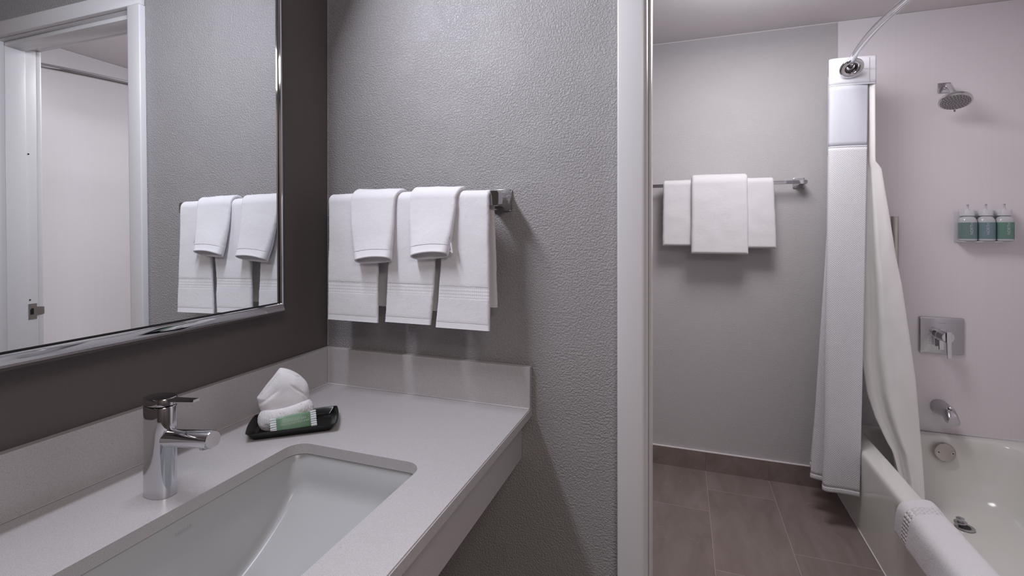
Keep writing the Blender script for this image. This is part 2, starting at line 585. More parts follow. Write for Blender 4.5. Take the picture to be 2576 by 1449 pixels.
# ------------------------------------------------------------------ sink
sk = thing('undermount_sink', 'white rectangular undermount sink with a curved floor set into the quartz counter', 'sink', (0.35, -0.565, 0.70))


def zfloor(y):
    return 0.702 + 2.03 * (y + 0.565) ** 2


bm = bmesh.new()
loops = []
base = (SX0 - 0.004, SX1 + 0.004, SY0 - 0.004, SY1 + 0.004)


def sloop(inset, zf, r=0.03, ix=0.0):
    return [(x, y, zf(x, y)) for x, y in rrect(base[0] + inset + ix, base[1] - inset - ix, base[2] + inset, base[3] - inset, max(r, 0.004), 8, 6, 40)]


loops.append(sloop(-0.014, lambda x, y: CZ - 0.0200, 0.034))
loops.append(sloop(0.0, lambda x, y: CZ - 0.0200, 0.03))
loops.append(sloop(0.002, lambda x, y: CZ - 0.023, 0.03))
loops.append(sloop(0.009, lambda x, y: zfloor(y) + 0.020, 0.028))
for ins, dz in ((0.0105, 0.012), (0.013, 0.0055), (0.017, 0.0015), (0.022, 0.0)):
    loops.append(sloop(ins, lambda x, y, dz=dz: zfloor(y) + dz, 0.026))
for ins in (0.04, 0.065, 0.09, 0.115, 0.132, 0.141):
    loops.append(sloop(ins, lambda x, y, i=ins: zfloor(y) - 0.004 * (i - 0.02) / 0.12, max(0.026 - (ins - 0.022) * 0.2, 0.003)))
loft(bm, loops, True, False, True)
skb = obj('basin', bm, 'ceramic', sk, 50)
me = text_mesh('KOHLER', 0.0060, 0.00003, spacing=1.2)
me.transform(basis((0.2162, -0.562, 0.853), (0, 1, 0), (0.09, 0, 1), (1, 0, -0.09)))
link('maker_mark', me, 'text_grey', sk)
bm = bmesh.new(); lathe(bm, [(0.022, 0), (0.022, 0.002), (0.018, 0.004), (0.0001, 0.005)], (0.349, -0.565, 0.699), (0, 0, 1), 24)
obj('drain', bm, 'chrome', sk, 40)

# ------------------------------------------------------------------ faucet
FX, FY = 0.146, -0.5475
fa = thing('sink_faucet', 'chrome single lever faucet with an oval column standing behind the sink', 'faucet', (FX, FY, CZ))


def oval(cx, cy, z, a, b, n=40, tilt=0.0, ex=2.3):
    out = []
    for k in range(n):
        t = 2 * PI * k / n
        c, s = math.cos(t), math.sin(t)
        x = a * math.copysign(abs(c) ** (2 / ex), c); y = b * math.copysign(abs(s) ** (2 / ex), s)
        out.append((cx + x, cy + y, z + tilt * x))
    return out


bm = bmesh.new()
lo = [oval(FX, FY, CZ + 0.0005, 0.0262, 0.0182)]
for z in (0.01, 0.05, 0.1, 0.1375):
    lo.append(oval(FX, FY, CZ + z, 0.0258, 0.0178))
lo.append(oval(FX, FY, CZ + 0.139, 0.0250, 0.0170))
loft(bm, lo, True, True, True); obj('column', bm, 'chrome', fa, 40)
bm = bmesh.new()
lo = [oval(FX, FY, CZ + 0.1405, 0.0248, 0.0168), oval(FX, FY, CZ + 0.1412, 0.0262, 0.0182), oval(FX, FY, CZ + 0.150, 0.0262, 0.0182, tilt=0.03), oval(FX, FY, CZ + 0.1518, 0.0250, 0.0172, tilt=0.03)]
loft(bm, lo, True, True, True); hd = obj('handle_cap', bm, 'chrome', fa, 40)
bm = bmesh.new()
prof = []
for i in range(9):
    t = i / 8
    x = FX + 0.010 + t * 0.068; z = CZ + 0.1480 + 0.0065 * t
    hw = 0.0075 - 0.0020 * t; th = 0.0026 - 0.0006 * t
    prof.append([(x, FY - hw, z - th * .6), (x, FY - hw * .8, z + th), (x, FY + hw * .8, z + th), (x, FY + hw, z - th * .6), (x, FY + hw * .7, z - th), (x, FY - hw * .7, z - th)])
loft(bm, prof, True, True, True); obj('lever', bm, 'chrome', hd, 50)
bm = bmesh.new()
x0, x1, zs = FX + 0.008, FX + 0.113, CZ + 0.0885
lathe(bm, [(0.0142, 0), (0.0136, 0.018), (0.0129, 0.032), (0.0129, x1 - x0 - 0.0012), (0.0122, x1 - x0), (0.0, x1 - x0 + 0.0002)], (x0, FY, zs), (1, 0, 0.11), 36)
sp_ = obj('spout', bm, 'chrome', fa, 40)
bm = bmesh.new(); lathe(bm, [(0.0085, 0), (0.0080, 0.005)], (x1 - 0.016, FY, zs + 0.0015), (0.11, 0, -1), 24); obj('aerator', bm, 'chrome_soft', sp_, 40)

# ------------------------------------------------------------------ tray, folded washcloth, soap
TA = math.radians(38.5)
tex = Vector((math.cos(TA), math.sin(TA), 0)); tey = Vector((-math.sin(TA), math.cos(TA), 0))
TC = Vector((0.1515, -0.2765, CZ + 0.0006))
ty = thing('amenity_tray', 'glossy black rectangular tray on the counter by the backsplash corner', 'tray', TC, TA)


def trloop(hl, hw, z, r=0.005, bow=0.004):
    out = []
    for x, y in rrect(-hl, hl, -hw, hw, r, 4, 8, 8):
        x2 = x + math.copysign(bow * (1 - (y / hw) ** 2), x) * (abs(x) / hl) ** 6
        out.append((x2, y + 0 * z, z))
    return out


bm = bmesh.new()
lo = [trloop(0.066, 0.040, 0.0), trloop(0.072, 0.046, 0.0015), trloop(0.0815, 0.0535, 0.0150), trloop(0.0825, 0.0545, 0.0163), trloop(0.0810, 0.0530, 0.0168), trloop(0.0780, 0.050, 0.0148),
      trloop(0.070, 0.044, 0.0045), trloop(0.066, 0.040, 0.0035), trloop(0.03, 0.02, 0.0033)]
loft(bm, lo, True, True, True); obj('dish', bm, 'tray', ty, 40, world=False)

C0 = Vector((0.118, -0.262, 0)); E = Vector((.7071, .7071, 0)); NN = Vector((.7071, -.7071, 0))
wc = thing('folded_washcloth', 'white washcloth folded into a peak with a rolled cuff, sitting in the black tray', 'washcloth', C0 + NN * 0.022 + Vector((0, 0, CZ + 0.006)), math.radians(45))


def P3(e, n, z):
    return C0 + E * e + NN * n + Vector((0, 0, z))


# rolled cuff
bm = bmesh.new()
lo = []
for i in range(200):
    t = 2 * PI * i / 200
    ce, cn = 0.0385 * math.cos(t) - 0.003, 0.024 * math.sin(t) + 0.022
    zc_ = CZ + 0.0262 + 0.0045 * math.cos(t)
    ring = []
    for k in range(48):
        a = 2 * PI * k / 48
        rad = 0.0145 + 0.0012 * math.sin(3 * t + 1)
        rr = rad * math.cos(a); rz = 0.0215 * math.sin(a)
        p = P3(ce + rr * math.cos(t), cn + rr * 0.8 * math.sin(t), zc_ + rz)
        q = nz3(p.x, p.y, p.z, 60) * 0.0016 + nz3(p.x, p.y, p.z, 520) * 0.0016
        ring.append(p + Vector((p.x - C0.x, p.y - C0.y, 0)).normalized() * q)
    lo.append(ring)
lo.append(lo[0])
rows = loft(bm, lo[:-1], True)
for k in range(48):
    bm.faces.new((rows[-1][k], rows[-1][(k + 1) % 48], rows[0][(k + 1) % 48], rows[0][k]))
obj('cuff', bm, 'terry', wc, 180)


def puff(outline, cen, depth_f, depth_b, n0, nfun=None, amp=0.0012):
    """thick cloth lens over a closed outline given in (e, z)"""
    pts = [tuple(p) for p in outline]; pts.append(pts[0])
    sm = smooth_poly(pts, 2)
    rs, _ = resample(sm, 141); rs = rs[:-1]
    bm = bmesh.new()
    R_ = [0.004] + [0.03 * k for k in range(1, 33)] + [0.98, 0.993, 1.0]
    def ring(r, side):
        out = []
        d = (depth_f if side > 0 else depth_b) * math.sqrt(max(0, 1 - r ** 2.6))
        for p in rs:
            e = cen[0] + (p.x - cen[0]) * r; z = cen[1] + (p.y - cen[1]) * r
            n = n0 + side * d + (nfun(e, z, side) if nfun else 0) * math.sqrt(max(0, 1 - r ** 6))
            v = P3(e, n, z)
            n += nz3(v.x, v.y, v.z, 45) * amp * 1.6
            out.append(P3(e, n, z))
        return out
    lo = [ring(r, 1) for r in R_] + [ring(r, -1) for r in R_[-2::-1]]
    loft(bm, lo, True, True, True)
    return bm


def creases(e, z, side):
    if side < 0:
        return 0
    # a fold that runs parallel to the slanted left edge, and a lobe at lower right
    d = ((e + 0.0503) * 0.615 - (z - 0.9429) * 0.788)      # distance from the crease line, positive to the right
    k = 1 / (1 + math.exp((e + 0.020) / 0.004))
    c = 0.0036 * (1 - k + k / (1 + math.exp(-d / 0.0010))) - 0.0024 * k * math.exp(-(d / 0.0022) ** 2)
    d2 = (z - 0.955) + 0.9 * (e - 0.030)
    c += -0.0028 * math.exp(-(d2 / 0.0026) ** 2) * (1 if e > 0.012 else max(0, (e - 0.002) / 0.01))
    return c


out1 = [(-0.0575, 0.9533), (-0.047, 0.968), (-0.038, 0.9799), (-0.026, 0.9945), (-0.0160, 1.0082), (-0.013, 1.0095), (0.0005, 1.0055), (0.0153, 0.9968), (0.0291, 0.9841), (0.0392, 0.9704), (0.0421, 0.9570), (0.0432, 0.9450), (0.0445, 0.9386), (0.0414, 0.9279), (0.0354, 0.9182), (0.003, 0.9094), (-0.0213, 0.9079), (-0.0428, 0.9133), (-0.051, 0.9253), (-0.0550, 0.9398)]
bm = puff(out1, (-0.005, 0.952), 0.025, 0.018, 0.012, creases)
obj('peak', bm, 'terry', wc, 180)
# stitched hem running up the slanted edge
bm = bmesh.new()
hp = [(-0.0545, 0.9505), (-0.0375, 0.9765), (-0.0245, 0.9935), (-0.0135, 1.0060), (0.0, 1.0025), (0.014, 0.9945), (0.028, 0.9815)]
sm, _ = resample(smooth_poly(hp, 2), 40)
lo = []
for i, p in enumerate(sm):
    d = (sm[min(i + 1, 39)] - sm[max(i - 1, 0)]).normalized(); q = Vector((d.y, -d.x, 0))
    kk = min(1, i / 5, (39 - i) / 5) * 0.8 + 0.2
    lo.append([P3(p.x + q.x * a * kk, 0.0150 + 0.0065 * kk + b * kk, p.y + q.y * a * kk) for a, b in ((-0.0026, 0), (-0.002, 0.0022), (0.002, 0.0036), (0.0046, 0.0034), (0.005, 0.0), (0.0, -0.0035))])
loft(bm, lo, True, True, True); obj('hem', bm, 'terry_fine', wc, 60)

# wrapped soap bar leaning on the cuff
SC = P3(0.0112, 0.0625, CZ + 0.0205)
so = thing('wrapped_soap', 'small green wrapped soap bar leaning on the washcloth in the tray', 'soap', SC, 0)
sx = (E + NN * -0.10 + Vector((0, 0, 0.035))).normalized()
sy = (Vector((0, 0, 1)) * 0.93 - NN * 0.36).normalized()
sz = sx.cross(sy).normalized(); sy = sz.cross(sx)
SB = basis(SC, sx, sy, sz)
bm = bmesh.new()
lo = []
for i in range(13):
    t = -1 + 2 * i / 12
    x = 0.0318 * t; k = (1 - abs(t) ** 5 * 0.75); h = 0.0155 * (1 - 0.04 * abs(t) ** 3)
    ring = []
    for j in range(20):
        a = 2 * PI * j / 20
        c, s = math.cos(a), math.sin(a)
        ring.append(SB @ Vector((x, h * math.copysign(abs(c) ** .35, c), 0.0055 * k * math.copysign(abs(s) ** .6, s))))
    lo.append(ring)
loft(bm, lo, True, True, True); obj('wrapper', bm, 'label_green', so, 60)
for s in (-1, 1):
    bm = bmesh.new()
    ng = 14; a_, b_ = [], []
    for j in range(ng + 1):
        y = -0.0155 + 0.031 * j / ng
        zz = 0.0006 if j % 2 else -0.0002
        a_.append(bm.verts.new(SB @ Vector((s * 0.0316, y * .97, zz))))
        b_.append(bm.verts.new(SB @ Vector((s * (0.0425 + (0.0012 if j % 2 else 0)), y * 1.03 + 0.0, zz + 0.0004 * math.sin(j)))))
    for j in range(ng):
        bm.faces.new((a_[j], a_[j + 1], b_[j + 1], b_[j]))
    o = obj('crimped_end', bm, 'wrap_white', so)
    md = o.modifiers.new('s', 'SOLIDIFY'); md.thickness = 0.0005; bake(o)
for body, dy in (('CLEANSING BAR', 0.0045), ('SAVON NETTOYANT', -0.0010)):
    me = text_mesh(body, 0.0050, 0.00004, spacing=1.16, offset=0.00003)
    me.transform(SB @ Matrix.Translation((0.002, dy, 0.00575)))
    link('lettering', me, 'text_white', so)

# ------------------------------------------------------------------ mirror
mr = thing('wall_mirror', 'large mirror in a rounded polished chrome frame on the dark wall', 'mirror', (0.0080, -0.60, 1.10), rot=(0, -0.0088, 0.013))


def MP(x, y, z):     # mirror-local
    return (x, y, z)


MY0, MY1, MZ0, MZ1 = -0.45, 0.410, 0.003, 0.80
prof = [(0.000, 0.007), (0.0, 0.022), (0.002, 0.033), (0.007, 0.043), (0.014, 0.0505), (0.021, 0.0555), (0.026, 0.0580), (0.0285, 0.0590), (0.0305, 0.0585), (0.0310, 0.0515)]   # (inset, x)
bm = bmesh.new()
lo = []
for ins, x in prof:
    r = max(0.0115 - ins * 1.3, 0.0006)
    lo.append([MP(x, y, z) for y, z in rrect(MY0 + ins, MY1 - ins, MZ0 + ins, MZ1 - ins, r, 6, 2)])
loft(bm, lo, True)
obj('frame', bm, 'chrome', mr, 60, world=False)
bm = bmesh.new()
q = [MP(0.0515, y, z) for y, z in ((MY0 + 0.0312, MZ0 + 0.0312), (MY1 - 0.0312, MZ0 + 0.0312), (MY1 - 0.0312, MZ1 - 0.0312), (MY0 + 0.0312, MZ1 - 0.0312))]
bm.faces.new([bm.verts.new(p) for p in q])
bmesh.ops.recalc_face_normals(bm, faces=bm.faces[:])
obj('glass', bm, 'mirror', mr, world=False)
bm = bmesh.new()
box(bm, 0.0072, 0.050, MY0 + 0.008, MY1 - 0.008, MZ0 + 0.008, MZ1 - 0.008)
for v in bm.verts:
    if v.co.x > 0.01:
        v.co.y = max(min(v.co.y, MY1 - 0.03), MY0 + 0.03); v.co.z = max(min(v.co.z, MZ1 - 0.03), MZ0 + 0.03)
obj('backing', bm, 'black_gap', mr, world=False)
# black strip standing in for the lip's dark reflection at the glass edge
bm = bmesh.new()
g0, g1 = 0.0311, 0.0330
lo = [[MP(0.0519, y, z) for y, z in rrect(MY0 + g, MY1 - g, MZ0 + g, MZ1 - g, 0.0006, 2, 2)] for g in (g0, g1)]
loft(bm, lo, True); obj('lip_reflection_strip', bm, 'black_gap', mr, world=False)

# ------------------------------------------------------------------ towel bars
def towel_bar(name, label, x0, x1, yw, off, z, posts, plate=0.044, arm=0.030):
    """bar along x, mounted on the wall plane y = yw, off metres in front of it"""
    t = thing(name, label, 'towel bar', ((x0 + x1) / 2, yw, z))
    yb = yw - off
    obj('bar', boxes((x0, x1, yb - 0.004, yb + 0.004, z - 0.009, z + 0.009), bev=0.001), 'chrome', t, 40)
    for xp in posts:
        s = 1 if xp > (x0 + x1) / 2 else -1
        bm = bmesh.new()
        lo = []
        h = plate / 2
        for i in range(14):
            q = i / 13
            y = yw - 0.0006 - q * (off + 0.006)
            if q < 0.12:
                hw, hh, cx = h, h, xp
            else:
                u = (q - 0.12) / 0.88
                k = math.exp(-u * 4.2)
                hh = arm / 2 + (h - 0.002 - arm / 2) * k; hw = 0.017 + (h - 0.002 - 0.017) * k
                cx = xp + s * 0.008 * min(1, u * 1.3)
            if q > 0.97:
                hh -= 0.001; hw -= 0.001
            lo.append([(px, y, pz) for px, pz in rrect(cx - hw, cx + hw, z - hh, z + hh, min(0.006, hw * .5), 4, 2)])
        loft(bm, lo, True, True, True)
        obj('post', bm, 'chrome', t, 35)
        obj('wall_plate', boxes((xp - h - 0.001, xp + h + 0.001, yw - 0.0055, yw - 0.0005, z - h - 0.001, z + h + 0.001), bev=0.002), 'chrome_soft', t, 35)
    return t


towel_bar('towel_bar', 'chrome towel bar with a flared square post on the grey wall beside the mirror', 0.120, 0.520, 0.0, 0.080, 1.371, (0.115, 0.511), plate=0.050, arm=0.034)
towel_bar('towel_bar', 'flat chrome towel bar on the bathroom back wall behind the doorway', 0.72, 1.468, YB, 0.070, 1.543, (0.70, 1.478), plate=0.050, arm=0.020)


# ------------------------------------------------------------------ towels
def hang_path(yf, zf, yb, zb, yc, zc, R, step=0.0035):
    """centre line from the front bottom over the bar to the back bottom"""
    pts = []
    n = int((zc - zf) / step)
    for i in range(n):
        t = i / n
        pts.append((yf + (yc - R - yf) * (t ** 0.7), zf + (zc - zf) * t))
    m = max(8, int(PI * R / step) + 6)
    for i in range(m + 1):
        a = PI - PI * i / m
        pts.append((yc + R * math.cos(a), zc + R * math.sin(a)))
    n = int((zc - zb) / (step * 1.6))
    for i in range(1, n + 1):
        t = i / n
        pts.append((yc + R + (yb - yc - R) * t, zc + (zb - zc) * t))
    return pts


def towel(parent, name, material, path, s0, s1, wf, tf, amp=0.0011, seed=0.0, nx=46, round_ends=False, open_end=False, zmod=None):
    """one folded towel leg; s0..s1 arc-length window along the path; wf(s, L) -> (x0, x1); tf(s, L) -> thickness"""
    pts = [Vector((0, y, z)) for y, z in path]
    d = [0.0]
    for a, b in zip(pts[:-1], pts[1:]):
        d.append(d[-1] + (b - a).length)
    Lt = d[-1]
    s1 = min(s1, Lt)
    bm = bmesh.new(); uvl = bm.loops.layers.uv.new('UVMap'); uvd = {}
    lo = []
    for i, p in enumerate(pts):
        s = d[i]
        if s < s0 - 1e-6 or s > s1 + 1e-6:
            continue
        T = (pts[min(i + 1, len(pts) - 1)] - pts[max(i - 1, 0)]).normalized()
        Nn = Vector((0, -T.z, T.y))         # outward (towards the room) on the front leg
        x0, x1 = wf(s, Lt); th = tf(s, Lt)
        ee = min(s - s0, s1 - s)
        if round_ends and ee < th / 2:
            th = 2 * math.sqrt(max((th / 2) ** 2 - (th / 2 - ee) ** 2, 1e-7))
        r = th / 2
        ring = []
        k = 6
        prof = []
        for j in range(nx + 1):
            prof.append((x0 + r + (x1 - x0 - 2 * r) * j / nx, r, 0))
        for j in range(1, k):
            a = PI / 2 - PI * j / k
            prof.append((x1 - r + r * math.cos(a), r * math.sin(a), 1))
        for j in range(nx + 1):
            prof.append((x1 - r - (x1 - x0 - 2 * r) * j / nx, -r, 2))
        for j in range(1, k):
            a = -PI / 2 - PI * j / k
            prof.append((x0 + r + r * math.cos(a), r * math.sin(a), 3))
        for j, (x, h, side) in enumerate(prof):
            f = nz3(x + seed, s, 0.3, 16) * 0.0024 * min(1, max(0, (s if s < Lt * .5 else Lt - s)) / 0.08 + .15)
            q = nz3(x + seed, s, side * 1.7, 330) * amp * .6 + nz3(x + seed, s, side * 2.1, 90) * amp * 0.5
            u = p + Nn * (h + f + math.copysign(q, h) if side in (0, 2) else h + f)
            xx = x + (q if side == 1 else -q if side == 3 else 0) + nz3(seed, s, 0.7, 22) * 0.0012
            zz = zmod(x, s, h) if zmod else 0.0
            ring.append(Vector((xx, u.y, u.z + zz)))
        lo.append((s, ring, prof))
    rows = [[bm.verts.new(v) for v in r] for _, r, _ in lo]
    for (s, _, pr), row in zip(lo, rows):
        for v, q in zip(row, pr):
            uvd[v] = (q[0], s)
    n = len(rows[0])
    for a, b in zip(rows[:-1], rows[1:]):
        for i in range(n):
            j = (i + 1) % n
            bm.faces.new((a[i], a[j], b[j], b[i]))
    if not open_end:
        bm.faces.new(rows[0][::-1])
    bm.faces.new(rows[-1])
    for f in bm.faces:
        for l in f.loops:
            l[uvl].uv = uvd[l.vert]
    return obj(name, bm, material, parent, 70)


def hand_towel(label, xt, xb, rear_dx, zf, zb, seed):
    """xt: x-range at the bar, xb: x-range at the front hem"""
    path = hang_path(-0.1035, zf, -0.050, zb, -0.080, 1.371, 0.0140)
    Lf = 1.371 - zf
    root = thing('hand_towel', label, 'towel', ((xt[0] + xt[1]) / 2, -0.080, 1.381), group='hand towels on the bar beside the mirror')

    def wf(s, Lt):
        if s < Lf:
            t = s / Lf
            return (xb[0] + (xt[0] - xb[0]) * t, xb[1] + (xt[1] - xb[1]) * t)
        t = min(1, (s - Lf - 0.02) / 0.2); t = max(0, t)
        return (xt[0] + rear_dx[0] * t, xt[1] + rear_dx[1] * t)

    hem, b0, b1 = 0.0125, 0.070, 0.092
    towel(root, 'towel_body', 'terry', path, b1, 9, wf, lambda s, l: 0.0105 - (0.001 if abs(s - b1) < 0.003 else 0), seed=seed)
    towel(root, 'woven_border', 'dobby', path, b0 - 0.009, b1 + 0.009, wf, lambda s, l: 0.0086, amp=0.0002, seed=seed)
    towel(root, 'lower_band', 'terry', path, hem, b0, wf, lambda s, l: 0.0105 - (0.0012 if s < hem + 0.003 else 0), seed=seed)
    towel(root, 'hem', 'terry_fine', path, 0, hem + 0.009, wf, lambda s, l: 0.0084, amp=0.0006, seed=seed)
    return root


hand_towel('white hand towel nearest the mirror wall, hanging from the bar in the corner', (0.085, 0.230), (0.090, 0.235), (0.0, 0.004), 1.080, 1.112, 0.0)
hand_towel('middle white hand towel of the three on the bar beside the mirror', (0.266, 0.395), (0.256, 0.377), (-0.02, -0.006), 1.084, 1.108, 3.3)
hand_towel('white hand towel next to the chrome post, rightmost on the bar beside the mirror', (0.409, 0.516), (0.390, 0.522), (-0.01, 0.003), 1.080, 1.124, 6.1)


def washcloth(label, xt, xb, zf, seed, tail):
    path = hang_path(-0.124, zf, -0.048, 1.28, -0.080, 1.371, 0.0245)
    Lf = 1.371 - zf
    root = thing('washcloth', label, 'washcloth', ((xt[0] + xt[1]) / 2, -0.080, 1.398), group='washcloths on the bar beside the mirror')

    def wf(s, Lt):
        t = min(1.0, s / Lf)
        a = 1 - (1 - t) ** 1.6
        e = 0.010 * max(0, min(1, (s - Lf) / 0.04))
        return (xb[0] + (xt[0] - xb[0]) * a + e * .3, xb[1] + (xt[1] - xb[1]) * a + e)

    def tf(s, l):
        t = min(1.0, s / Lf)
        return 0.0095 + 0.017 * (1 - t) ** 1.6

    def zm(x, s, h):
        u = (x - (xb[0] + xb[1]) / 2) / (xb[1] - xb[0]) * 2
        g = max(0.0, 1 - s / 0.08)
        return g * ((0.0050 if h > 0 else -0.002) * (1 - u * u) + 0.004 * u)

    hem = 0.021
    o = towel(root, 'cloth_body', 'terry', path, hem, 9, wf, tf, seed=seed, nx=34, zmod=zm, open_end=True)
    o = towel(root, 'hem', 'terry_fine', path, 0, hem + 0.003, wf, lambda s, l: tf(s, l) - 0.0016, amp=0.0005, seed=seed, nx=34, zmod=zm, open_end=True)
    me = o.data
    bm = bmesh.new(); bm.from_mesh(me)
    big = [f for f in bm.faces if len(f.verts) > 8]
    bmesh.ops.delete(bm, geom=big, context='FACES'); bm.to_mesh(me); bm.free()
    md = o.modifiers.new('s', 'SOLIDIFY'); md.thickness = 0.003; md.offset = -1; bake(o)
    if tail:
        bm = bmesh.new(); tube(bm, [(xb[1] - 0.001, -0.120, zf + 0.055), (xb[1] + 0.006, -0.120, zf + 0.03), (xb[1] + 0.009, -0.120, zf + 0.008), (xb[1] + 0.004, -0.120, zf + 0.012)], 0.0022, 8); obj('hanging_loop', bm, 'terry_fine', root, 60)
    return root


washcloth('white washcloth draped over the corner hand towel, left of the two washcloths', (0.160, 0.283), (0.187, 0.285), 1.229, 1.0, False)
washcloth('white washcloth draped between the middle and outer hand towels, right of the two washcloths', (0.323, 0.441), (0.337, 0.430), 1.242, 5.0, True)


def bath_towel(label, name, xt, xb, top_r, th, yf, zf, zb, seed, cat='towel', group='bath towels on the back wall bar'):
    path = hang_path(yf, zf, YB - 0.030, zb, YB - 0.070, 1.543, top_r, step=0.005)
    Lf = 1.543 - zf
    root = thing(name, label, cat, ((xt[0] + xt[1]) / 2, YB - 0.07, 1.55), group=group)

    def wf(s, Lt):
        t = min(1, s / Lf)
        return (xb[0] + (xt[0] - xb[0]) * t, xb[1] + (xt[1] - xb[1]) * t)
    towel(root, 'towel_body', 'terry', path, 0, 9, wf, lambda s, l: th, amp=0.0014, seed=seed, nx=50, round_ends=True)
    return root


bath_towel('folded white bath towel at the left end of the back wall bar', 'bath_towel', (0.818, 1.055), (0.816, 1.056), 0.0165, 0.022, YB - 0.099, 1.219, 1.245, 2.0)
bath_towel('folded white bath towel at the right end of the back wall bar', 'bath_towel', (1.078, 1.352), (1.076, 1.362), 0.0165, 0.022, YB - 0.099, 1.211, 1.240, 8.0)
bath_towel('wide white bath towel draped on top of the other two on the back wall bar', 'bath_towel', (0.962, 1.229), (0.960, 1.231), 0.0405, 0.024, YB - 0.128, 1.180, 1.36, 12.0)

# ------------------------------------------------------------------ bathtub
tb = thing('bathtub', 'white enamel bathtub with a flat apron below the ribbed panels', 'bathtub', (2.03, 0.93, 0))
TX0, TX1, TY0, TY1, TZ = 1.640, 2.374, 0.1225, YB - 0.0065, 0.352
bm = bmesh.new()


def tl(i, z, r, ix0=None, ix1=None, iy0=None, iy1=None):
    ix0 = i if ix0 is None else ix0; ix1 = i if ix1 is None else ix1
    iy0 = i if iy0 is None else iy0; iy1 = i if iy1 is None else iy1
    return [(x, y, z) for x, y in rrect(TX0 + ix0, TX1 - ix1, TY0 + iy0, TY1 - iy1, r, 8, 8, 90)]




def recess(lp, d):
    out = []
    for x, y, z in lp:
        if x < TX0 + 0.002 and 0.25 < y < 1.015:
            x += d * min(1, (1.015 - y) / 0.018, (y - 0.25) / 0.018)
        out.append((x, y, z))
    return out


lo = [recess(tl(0.0, 0.001, 0.004), 0.009), recess(tl(0.0, TZ - 0.055, 0.004), 0.009), tl(0.0, TZ - 0.038, 0.004), tl(0.0, TZ - 0.020, 0.004), tl(0.0015, TZ - 0.010, 0.005), tl(0.006, TZ - 0.003, 0.006), tl(0.013, TZ, 0.008)]
inner = (0.070, 0.060, 0.075, 0.050)
A = inner
lo.append(tl(0, TZ + 0.0005, 0.07, *A))
lo.append(tl(0, TZ - 0.003, 0.075, A[0] + 0.008, A[1] + 0.008, A[2] + 0.008, A[3] + 0.008))
lo.append(tl(0, TZ - 0.012, 0.08, A[0] + 0.014, A[1] + 0.014, A[2] + 0.016, A[3] + 0.013))
lo.append(tl(0, TZ - 0.05, 0.09, A[0] + 0.020, A[1] + 0.020, A[2] + 0.045, A[3] + 0.018))
lo.append(tl(0, 0.20, 0.11, A[0] + 0.040, A[1] + 0.045, A[2] + 0.16, A[3] + 0.034))
lo.append(tl(0, 0.12, 0.13, A[0] + 0.060, A[1] + 0.065, A[2] + 0.22, A[3] + 0.060))
lo.append(tl(0, 0.085, 0.12, A[0] + 0.085, A[1] + 0.090, A[2] + 0.25, A[3] + 0.090))
lo.append(tl(0, 0.070, 0.10, A[0] + 0.125, A[1] + 0.130, A[2] + 0.30, A[3] + 0.130))
lo.append(tl(0, 0.064, 0.05, A[0] + 0.21, A[1] + 0.21, A[2] + 0.42, A[3] + 0.22))
loft(bm, lo, True, False, True)
obj('tub_shell', bm, 'tub', tb, 50)
bm = bmesh.new(); tube(bm, [(1.652, TY1 - 0.003, TZ - 0.001), (2.374, TY1 - 0.003, TZ - 0.001)], 0.0062, 8); obj('caulk_bead', bm, 'caulk', tb, 60)
bm = bmesh.new(); tube(bm, [(1.6385, 0.14, 0.0015), (1.6385, 1.72, 0.0015)], 0.0018, 8); obj('caulk_bead', bm, 'caulk', tb, 60)

# overflow plate on the sloped end wall
oc = Vector((2.041, 1.6420, 0.292)); oa = Vector((0.0, -1, 0.13)).normalized()
ov = thing('overflow_plate', 'round brushed overflow plate with two screws on the end of the tub', 'overflow plate', oc)
bm = bmesh.new(); lathe(bm, [(0.0415, -0.004), (0.0415, 0.006), (0.0385, 0.011), (0.030, 0.0125), (0.0, 0.013)], oc, oa, 40); obj('plate', bm, 'brushed', ov, 40)
for s in (-1, 1):
    p = oc + Vector((s * 0.026, 0, 0)) + oa * 0.012
    bm = bmesh.new(); lathe(bm, [(0.0075, -0.001), (0.0075, 0.0018), (0.0052, 0.0026), (0.0, 0.0028)], p, oa, 20); sc_ = obj('screw', bm, 'chrome_soft', ov, 40)
    bm = bmesh.new(); lathe(bm, [(0.0032, 0.0), (0.0032, 0.0004)], p + oa * 0.0027, oa, 6); obj('socket', bm, 'black_gap', sc_)

# tub drain with raised stopper
dc = Vector((2.022, 1.430, 0.0665))
dr = thing('tub_drain', 'chrome tub drain with its raised round stopper', 'drain', dc)
bm = bmesh.new(); lathe(bm, [(0.030, 0.0), (0.034, 0.001), (0.033, 0.004), (0.022, 0.003), (0.0205, 0.0012), (0.0, 0.001)], dc, (0, 0, 1), 32); fl = obj('flange', bm, 'chrome_soft', dr, 40)
bm = bmesh.new(); lathe(bm, [(0.020, 0), (0.020, 0.0005)], dc + Vector((0, 0, 0.0012)), (0, 0, 1), 28); obj('drain_hole', bm, 'black_gap', fl)
bm = bmesh.new(); lathe(bm, [(0.006, 0.0), (0.006, 0.011), (0.021, 0.012), (0.0225, 0.0145), (0.0215, 0.018), (0.009, 0.020), (0.009, 0.026), (0.014, 0.028), (0.014, 0.032), (0.010, 0.034), (0, 0.0345)], dc + Vector((-0.010, 0.006, 0.0018)), (-0.06, 0.05, 1), 32); obj('stopper', bm, 'chrome_soft', dr, 40)

